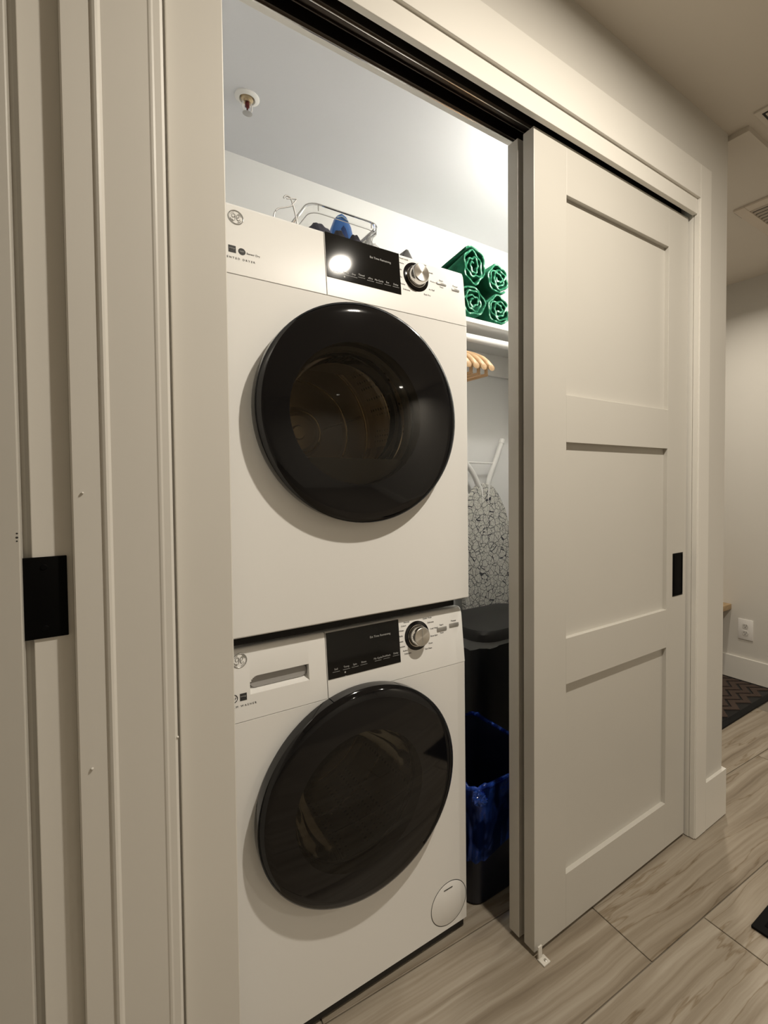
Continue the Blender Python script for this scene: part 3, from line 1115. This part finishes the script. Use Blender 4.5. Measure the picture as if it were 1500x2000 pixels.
finish(tube(curve_pts([q(903, 940, 1.75), q(912, 965, 1.75), q(925, 1000, 1.75), q(935, 1100, 1.75)], 5), .008, 10), 'rear_leg', TUBEW, ib, 60)


# black lidded bin
def rrect(w, d, r, n=6):
    out = []
    for cx_, cy_, a0 in ((w - r, d - r, 0), (-w + r, d - r, 90), (-w + r, -d + r, 180), (w - r, -d + r, 270)):
        for k in range(n + 1):
            a = R(a0 + 90 * k / n)
            out.append((cx_ + r * math.cos(a), cy_ + r * math.sin(a)))
    return out


def loft(sections, bm=None, cap0=True, cap1=True):
    """sections: list of (list of (x,y), z)"""
    t = bmesh.new() if bm is None else bm
    rings = [[t.verts.new((x, y, z)) for x, y in pts] for pts, z in sections]
    for A, B_ in zip(rings, rings[1:]):
        n = len(A)
        for j in range(n):
            t.faces.new((A[j], A[(j + 1) % n], B_[(j + 1) % n], B_[j]))
    if cap0:
        t.faces.new(rings[0][::-1])
    if cap1:
        t.faces.new(rings[-1])
    return t


bb = thing('lidded_bin', (1.345, 1.515, 0), 'tall black plastic bin with lid and clear liner in front of the ironing board', 'bin')
finish(loft([(rrect(.165, .12, .07), .0), (rrect(.172, .127, .07), .01), (rrect(.198, .152, .08), .595)]), 'body', BLACKPL, bb, 40)
lid = finish(loft([(rrect(.206, .160, .085), .598), (rrect(.207, .161, .085), .625), (rrect(.200, .154, .085), .638), (rrect(.15, .11, .08), .647), (rrect(.06, .04, .03), .649)]), 'lid', mat('black_plastic_grain', (.016, .015, .014), .45), bb, 40)
bm = bmesh.new()
o1 = rrect(.2025, .1565, .083, 10)
L1 = len(o1)
top = [bm.verts.new((x, y, .597)) for x, y in o1]
low = []
for i, (x, y) in enumerate(o1):
    k = .572 - .008 * math.sin(i * .35) - .004 * math.sin(i * .9)
    s = 1.012 + .008 * math.sin(i * 3.1)
    low.append(bm.verts.new((x * s, y * s, k)))
for j in range(L1):
    bm.faces.new((top[j], top[(j + 1) % L1], low[(j + 1) % L1], low[j]))
finish(bm, 'liner', LINER, bb, 60)

# bin with a blue recycling bag
rb = thing('recycling_bin', (.948, 1.178, 0), 'dark bin lined with a translucent blue bag beside the washer', 'bin')
HB = .365
w0, d0, w1, d1 = .105, .135, .142, .183
bm = loft([(rrect(w0, d0, .04), 0), (rrect(w0 + .004, d0 + .004, .04), .008), (rrect(w1, d1, .05), HB), (rrect(w1 - .004, d1 - .004, .047), HB), (rrect(w0 - .002, d0 - .002, .038), .012)])
finish(bm, 'body', NAVY, rb, 40)
# bag: rolled rim over the edge plus a crumpled skirt hanging outside
rim = rrect(w1 + .001, d1 + .001, .05, 8)
pts = [(x, y, HB + .004 + .004 * math.sin(i * .8) + .003 * math.sin(i * 2.1)) for i, (x, y) in enumerate(rim)]
bag = finish(tube(pts, .0068, 8, None, True), 'bag_rim', BAG, rb, 60)
bm = bmesh.new()
rows = []
NR = 120
base = rrect(1, 1, .3, 29)
per = len(base)
for s in range(9):
    f = s / 8
    row = []
    for i, (ux, uy) in enumerate(base):
        a = math.atan2(uy, ux)
        z = HB + .002 - f * (.17 + .06 * math.sin(a * 2 + 1.0) + .03 * math.sin(a * 5))
        tpr = (z / HB)
        wx_, wy_ = w0 + (w1 - w0) * tpr, d0 + (d1 - d0) * tpr
        pl = .005 + .010 * f * (1 + math.sin(i * .55 + 3 * f)) * .5 + .007 * f * noise.noise(Vector((ux * 9, uy * 9, f * 4)))
        r0 = math.hypot(ux * wx_, uy * wy_)
        row.append(bm.verts.new((ux * wx_ * (1 + pl / r0), uy * wy_ * (1 + pl / r0), z)))
    rows.append(row)
for A, B_ in zip(rows, rows[1:]):
    for j in range(per):
        bm.faces.new((A[j], A[(j + 1) % per], B_[(j + 1) % per], B_[j]))
finish(bm, 'bag_skirt', BAG, rb, 60)
# lump of crumpled film added as the bag's bright glint by the washer
kp = at(937, 1560, 'y', 1.178 - d1 + .002) - Vector((.948, 1.178, 0))
bm = bmesh.new()
bmesh.ops.create_icosphere(bm, subdivisions=4, radius=1)
for v in bm.verts:
    c_ = v.co.copy()
    d_ = 1 + .55 * noise.noise(c_ * 2.1 + Vector((7, 1, 3))) + .35 * noise.noise(c_ * 5.3)
    v.co = kp + Vector((c_.x * .021 * d_, c_.y * .007 * d_, c_.z * .020 * d_ - .35 * c_.x * .021))
finish(bm, 'bag_glint', mat('blue_film_shine', (.015, .05, .26), .12), rb, 8)
# inner film
finish(loft([(rrect(w1 - .006, d1 - .006, .046), HB + .002), (rrect(w0 + .006, d0 + .006, .034), .06)], None, False, False), 'bag_lining', NAVY, rb, 40)

# sprinkler head
sp = thing('sprinkler_head', (.391, 1.503, ZCC), 'white fire sprinkler with red bulb on the closet ceiling', 'sprinkler')
finish(lathe([(0, .0), (.0335, 0), (.0335, -.003), (.030, -.006), (.022, -.0075), (.0195, -.004), (.0185, -.0005)], 40, axis='z'), 'escutcheon', PLASTW, sp, 40)
finish(lathe([(.018, -.0005), (.016, -.008), (.011, -.010), (.0105, -.016), (0, -.016)], 28, axis='z'), 'cup', BRASS, sp, 40)
finish(lathe([(0, -.016), (.0062, -.017), (.0062, -.028), (.0025, -.031), (.0022, -.041), (0, -.041)], 20, axis='z'), 'bulb', REDDK, sp, 40)
for s in (-1, 1):
    finish(tube(curve_pts([(.0095 * s, 0, -.012), (.0125 * s, 0, -.024), (.0115 * s, 0, -.036), (.004 * s, 0, -.0445)], 4), .0019, 8), 'frame_arm', PLASTW, sp, 60)
finish(lathe([(0, -.0445), (.0115, -.0445), (.0135, -.046), (.0115, -.0475), (0, -.0475)], 24, axis='z'), 'deflector', mat('deflector_grey', (.5, .49, .48), .4, metal=.6), sp, 40)

# ---------------- things on top of the dryer
ZD = DTOP + .0005
# clear bin
BY = 1.205
cb = thing('clear_bin', (.555, BY + .13, ZD), 'clear plastic storage bin on top of the dryer', 'bin')
zr = 1.893 - ZD
x0_, x1_ = at(602, 389, 'y', BY).x - .555, at(743, 430, 'y', BY).x - .555
hw = (x1_ - x0_) / 2
mx0 = (x0_ + x1_) / 2


def rr2(w, d, r):
    return [(mx0 + x, y) for x, y in rrect(w, d, r, 5)]


outer = [(rr2(hw - .022, .112, .025), .0), (rr2(hw - .008, .124, .028), zr - .022), (rr2(hw - .0075, .1245, .028), zr - .020)]
bm = loft(outer, None, True, False)
finish(bm, 'shell', CLEARPL, cb, 40)
bm = loft([(rr2(hw - .0075, .1245, .028), zr - .020), (rr2(hw, .1305, .030), zr - .019), (rr2(hw + .0005, .131, .030), zr - .002), (rr2(hw - .002, .129, .03), zr), (rr2(hw - .007, .1245, .028), zr - .001)], None, False, False)
finish(bm, 'rim', CLEARPL, cb, 40)
for dx in (-.75, .72):
    finish(box(mx0 + hw * dx - .0008, mx0 + hw * dx + .0008, -.1325, -.130, zr - .018, zr - .003), 'rib', mat('clear_rib', (.55, .53, .50), .3), cb, 0)
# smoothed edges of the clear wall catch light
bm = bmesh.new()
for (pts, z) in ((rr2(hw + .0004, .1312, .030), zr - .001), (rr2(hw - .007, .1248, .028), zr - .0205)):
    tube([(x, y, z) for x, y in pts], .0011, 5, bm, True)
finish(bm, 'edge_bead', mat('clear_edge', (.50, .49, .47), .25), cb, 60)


def pebble(name, px, py, y, rx, ry, rz, material, label, cat, base, group=None, rot=0):
    """soft rolled bundle whose top reaches the given photo height; rests at z=base"""
    p = at(px, py, 'y', y)
    t = thing(name, (p.x, y, base), label, cat, group)
    H_ = p.z - base
    bm = bmesh.new()
    bmesh.ops.create_uvsphere(bm, u_segments=28, v_segments=18, radius=1)
    for v in bm.verts:
        d_ = 1 + .08 * noise.noise(v.co * 2.2 + Vector((px, 0, 0))) + .03 * math.sin(v.co.x * 14)
        v.co = Vector((v.co.x * rx * d_, v.co.y * ry * d_, (v.co.z * .5 * d_ + .5) * H_))
    finish(bm, 'roll', material, t, 60)
    bm = bmesh.new()
    tube([(rx * .62, ry * .0 + .72 * ry * math.cos(a), H_ * .5 + H_ * .38 * math.sin(a)) for a in [k * math.pi / 10 for k in range(20)]], .0035, 6, bm, True)
    finish(bm, 'cuff', material, t, 60)
    return t


zb_ = ZD + .0015
pebble('rolled_socks', 622, 437, 1.225, .038, .034, 1, SOCK, 'dark rolled sock pair by the left end of the clear bin', 'socks', zb_)
pebble('rolled_socks', 662, 452, 1.262, .026, .03, 1, SOCK, 'dark grey rolled socks under the blue scoop handle in the clear bin', 'socks', zb_)
pebble('rolled_socks', 692, 460, 1.235, .024, .03, 1, SOCK, 'dark rolled sock pair by the white plastic bag in the clear bin', 'socks', zb_)
# blue clamp-shaped scoop handle
P0 = at(667, 421, 'y', 1.30)
bc = thing('blue_scoop', (P0.x, 1.30, zb_), 'bright blue arched plastic scoop standing in the clear bin', 'scoop')
hh = P0.z - zb_
arch = [(-.036, 0), (-.036, .60), (-.031, .78), (-.018, .95), (-.004, 1.0), (.010, .97), (.024, .85), (.032, .70), (.034, 0), (.019, 0), (.018, .70), (.010, .81), (0, .865), (-.009, .80), (-.017, .70), (-.019, 0)]
arch = [(x, z * hh) for x, z in arch]
bm = prism(arch, 'y', -.012, .012)
bmesh.ops.bevel(bm, geom=bm.edges[:], offset=.003, segments=2, profile=.5, affect='EDGES')
finish(bm, 'body', BLUEPL, bc, 40)
finish(tube([(-.018, -.0125, hh * .925), (-.004, -.0128, hh * .955), (.014, -.0125, hh * .915)], .0022, 6), 'lip', mat('pale_blue_plastic', (.45, .62, .80), .35), bc, 60)
# crumpled clear plastic bag
P1 = at(719, 452, 'y', 1.23)
cbg = thing('plastic_bag', (P1.x + .005, 1.232, zb_), 'crumpled whitish plastic bag in the right end of the clear bin', 'bag')
bm = bmesh.new()
bmesh.ops.create_icosphere(bm, subdivisions=4, radius=1)
for v in bm.verts:
    c_ = v.co.copy()
    d_ = 1 + .32 * noise.noise(c_ * 2.3) + .16 * noise.noise(c_ * 6)
    v.co = Vector((c_.x * .028 * d_, c_.y * .035 * d_, max(0, .057 + c_.z * .060 * d_)))
finish(bm, 'film', LINER, cbg, 12)
# blue round lid behind the right end of the bin
P2 = at(741, 482, 'y', 1.42)
bl = thing('blue_disc', (P2.x - .05, 1.50, ZD), 'deep blue round plastic disc standing behind the clear bin', 'disc')
bm = lathe([(0, -.008), (.095, -.008), (.103, -.004), (.103, .004), (.095, .008), (.08, .004), (0, .004)], 48, (0, 0, .103))
finish(bm, 'plate', BLUED, bl, 40)
finish(lathe([(.05, -.0085), (.056, -.0105), (.062, -.0085)], 40, (0, 0, .103)), 'raised_ring', BLUEPL, bl, 40)
# dark wedge
P3 = at(789, 492, 'y', 1.30)
wd = thing('plastic_wedge', (P3.x, 1.30, ZD), 'small dark grey pointed plastic block on the dryer beside the clear bin', 'block')
hz = P3.z - ZD
bm = prism([(-.030, 0), (.034, 0), (.030, hz * .75), (.004, hz), (-.004, hz), (-.026, hz * .72)], 'y', -.02, .02)
bmesh.ops.bevel(bm, geom=bm.edges[:], offset=.002, segments=2, profile=.5, affect='EDGES')
finish(bm, 'block', WEDGE, wd, 40)
finish(box(-.012, .012, -.0215, -.019, hz * .2, hz * .55), 'slot', INK, wd, 0)
# bent wire stand
wz = 1.16
ws = thing('wire_stand', (at(557, 420, 'y', wz).x, wz, ZD), 'bent grey metal wire hook standing on the dryer beside the clear bin', 'wire hook')
oq = Vector(ws.location)
k_ = lambda px, py, y=wz: at(px, py, 'y', y) - oq
a0 = k_(532, 432); a1 = k_(580, 440)
finish(tube(curve_pts([Vector((a0.x - .004, a0.y, 0)), k_(534.5, 424), k_(541, 409), k_(556, 405), k_(569, 402), k_(577.5, 392), k_(577, 388.5), k_(560, 388)], 6), .0017, 8), 'wire', WIRE, ws, 60)
finish(tube(curve_pts([k_(554, 386.5), k_(558, 382.5), k_(564, 384), k_(569, 390), k_(575, 411), k_(580.5, 438), Vector((a1.x + .008, a1.y, 0))], 6), .0020, 8), 'wire', WIRE, ws, 60)

# closet lamp: small opal globe
cl = thing('closet_lamp', (1.34, 1.07, ZCC), 'small white globe lamp on the closet ceiling behind the sliding doors', 'lamp')
finish(lathe([(0, 0), (.055, 0), (.055, -.012), (.045, -.016), (0, -.016)], 32, axis='z'), 'base', PLASTW, cl)
finish(lathe([(.03, -.016), (.05, -.03), (.057, -.05), (.05, -.072), (.03, -.086), (0, -.092)], 32, axis='z'), 'globe', GLOBE, cl, 60)
ld = bpy.data.lights.new('closet_bulb', 'POINT')
ld.energy = CLOSET_W
ld.color = COOL
ld.shadow_soft_size = .03
lo = bpy.data.objects.new('closet_bulb', ld)
COL.objects.link(lo)
lo.parent = cl
lo.location = (0, 0, -.125)


# recessed hall downlights
def downlight(x, y, z, watts, label, spread=150, size=.07):
    d = thing('ceiling_light', (x, y, z), label, 'downlight', 'recessed ceiling downlights')
    finish(lathe([(.038, .0), (.038, -.004), (.044, -.006), (.068, -.004), (.070, 0)], 40, axis='z'), 'trim_ring', PLASTW, d, 40)
    finish(lathe([(0, -.0012), (.0375, -.0012), (.0375, 0)], 40, axis='z'), 'lens', LENS, d)
    a = bpy.data.lights.new('downlight_lamp', 'AREA')
    a.shape = 'DISK'
    a.size = size
    a.energy = watts
    a.color = WARM
    a.spread = R(spread)
    ao = bpy.data.objects.new('downlight_lamp', a)
    COL.objects.link(ao)
    ao.parent = d
    ao.location = (0, 0, -.008)


downlight(.905, .10, ZC, HALL_W, 'round recessed downlight in the hall ceiling before the closet', 178, .066)
for x_, y_, l_ in ((2.65, -1.85, 'round recessed downlight in the room ceiling near the far wall'), (1.7, -3.3, 'round recessed downlight near the opposite room wall')):
    downlight(x_, y_, ZC, ROOM_W, l_)
downlight(2.455, 1.205, ZS, ENTRY_W, 'round recessed downlight in the lower entry ceiling')

# ================================================================== ENTRY AND HALL THINGS
# outlet
ot = thing('outlet_cover', (XFAR, 1.301, .307), 'white double outlet plate on the far wall', 'outlet')
finish(box(-.006, 0, -.0415, .0415, -.0605, .0605, bev=.002), 'plate', OUTLET, ot)
for z_ in (-.0205, .0205):
    rc = finish(prism([(.0165 * math.cos(a), z_ + .0165 * max(-.82, min(.82, math.sin(a)))) for a in [2 * math.pi * k / 28 for k in range(28)]], 'x', -.0085, -.005), 'receptacle', mat('outlet_face', (.62, .60, .57), .4), ot)
    for y_ in (-.006, .006):
        finish(box(-.0089, -.0084, y_ - .0012, y_ + .0012, z_ + .0, z_ + .008), 'slot', INK, rc, 0)
    finish(lathe([(0, -.0089), (.0026, -.0089), (.0026, -.0084)], 12, (0, 0, z_ - .0065), 'x'), 'slot', INK, rc, 0)

# bench
bn = thing('wooden_bench', (2.55, 1.56, 0), 'brown wooden bench slab against the far wall', 'bench')
finish(box(-.45, XFAR - 2.55 - .001, -.178, .20, .412, .4445, bev=.002), 'seat', BWOOD, bn)
finish(box(-.40, XFAR - 2.55 - .001, .03, .07, .34, .4125), 'apron', BWOOD, bn)

# chevron mat
mt = thing('chevron_mat', (2.76, 1.44, 0), 'black bordered brown chevron doormat against the far wall', 'mat')
fm = struct('field', box(-.335, .315, -.305, .305, .002, .0085), BLACKPL, parent=mt)
bm = bmesh.new()
for a, b_ in (((-.36, .34), (-.335, -.303)), ((-.36, .34), (.303, .335)), ):
    box(a[0], a[1], b_[0], b_[1], .0005, .010, bm, .002)
for a in ((-.36, -.333), (.313, .34)):
    box(a[0], a[1], -.3029, .3029, .0005, .0098, bm, .002)
finish(bm, 'border', mat('black_rubber', (.008, .008, .008), .7, spec=.2), mt)
COIR = bumped('brown_coir', (.060, .038, .028), .97, 300, .9, .003, .25)
cl_me = None
rows_ = []
zz = .052
for r_ in range(11):
    for k in range(5):
        for s in (0, 1):
            xa = -.333 + k * .13 + s * .065
            y0 = -.30 + r_ * .056
            ya, yb_ = (y0, y0 + zz) if s == 0 else (y0 + zz, y0)
            wv = .040
            quad = [(xa, ya), (xa + .065, yb_), (xa + .065, yb_ + wv), (xa, ya + wv)]
            if max(p[1] for p in quad) > .302 or min(p[1] for p in quad) < -.302:
                continue
            rows_.append((xa, s, y0))
cheb = []
for s in (0, 1):
    ya, yb_ = (0, zz) if s == 0 else (zz, 0)
    bm = prism([(0, ya), (.0648, yb_), (.0648, yb_ + .040), (0, ya + .040)], 'z', .008, .0115)
    bmesh.ops.recalc_face_normals(bm, faces=bm.faces)
    me = bpy.data.meshes.new('chevron')
    bm.to_mesh(me); bm.free()
    me.materials.append(COIR)
    cheb.append(me)
for xa, s, y0 in rows_:
    o = bpy.data.objects.new('chevron', cheb[s])
    COL.objects.link(o)
    o.location = (xa, y0, 0)
    o.parent = mt

# plain black mat
bmx = thing('black_mat', (1.75, .34, 0), 'plain black floor mat in the hall before the sliding door', 'mat')
finish(box(-.349, .35, -.24, .2215, .0005, .008, bev=.002), 'rubber', mat('black_mat_rubber', (.006, .006, .006), .85, spec=.15), bmx)
finish(box(-.325, .325, -.215, .198, .0078, .0095, bev=.001), 'pile', bumped('black_pile', (.006, .006, .0065), 1.0, 500, .8, .002, .1, spec=.05), bmx)

# ceiling register and access hatch
vt = thing('air_register', (2.53, .875, ZS), 'square slotted air register in the lower ceiling', 'register')
VM = mat('register_paint', (.66, .58, .49), .5)
bm = bmesh.new()
for a in ((-.245, .245, -.145, -.10), (-.245, .245, .10, .145), (-.245, -.195, -.0999, .0999), (.195, .245, -.0999, .0999)):
    box(a[0], a[1], a[2], a[3], -.010, 0, bm, .002)
finish(bm, 'frame', VM, vt, 30)
finish(box(-.196, .196, -.101, .101, -.0012, 0), 'backing', SHADEGAP, vt, 0)
for i in range(14):
    x_ = -.184 + i * .0283
    o = bmesh.new()
    prism([(x_, -.0012), (x_ + .003, -.0012), (x_ + .006, -.009), (x_ + .003, -.009)], 'y', -.1, .1, o)
    finish(o, 'louver', VM, vt, 0)
finish(box(-.232, -.16, .1445, .1462, -.0085, -.004), 'shadow_slot', SHADEGAP, vt, 0)
hp = thing('access_hatch', (2.00, .50, ZC), 'white ceiling access hatch with a dark edge gap', 'hatch')
finish(box(-.235, .25, -.2, .228, -.006, 0, bev=.001), 'frame', CEIL, hp, 0)
finish(box(-.2165, .22, -.18, .211, -.0068, -.005), 'gap', SHADEGAP, hp, 0)
finish(box(-.209, .213, -.172, .2035, -.0085, -.006, bev=.0008), 'panel', CEIL, hp, 0)
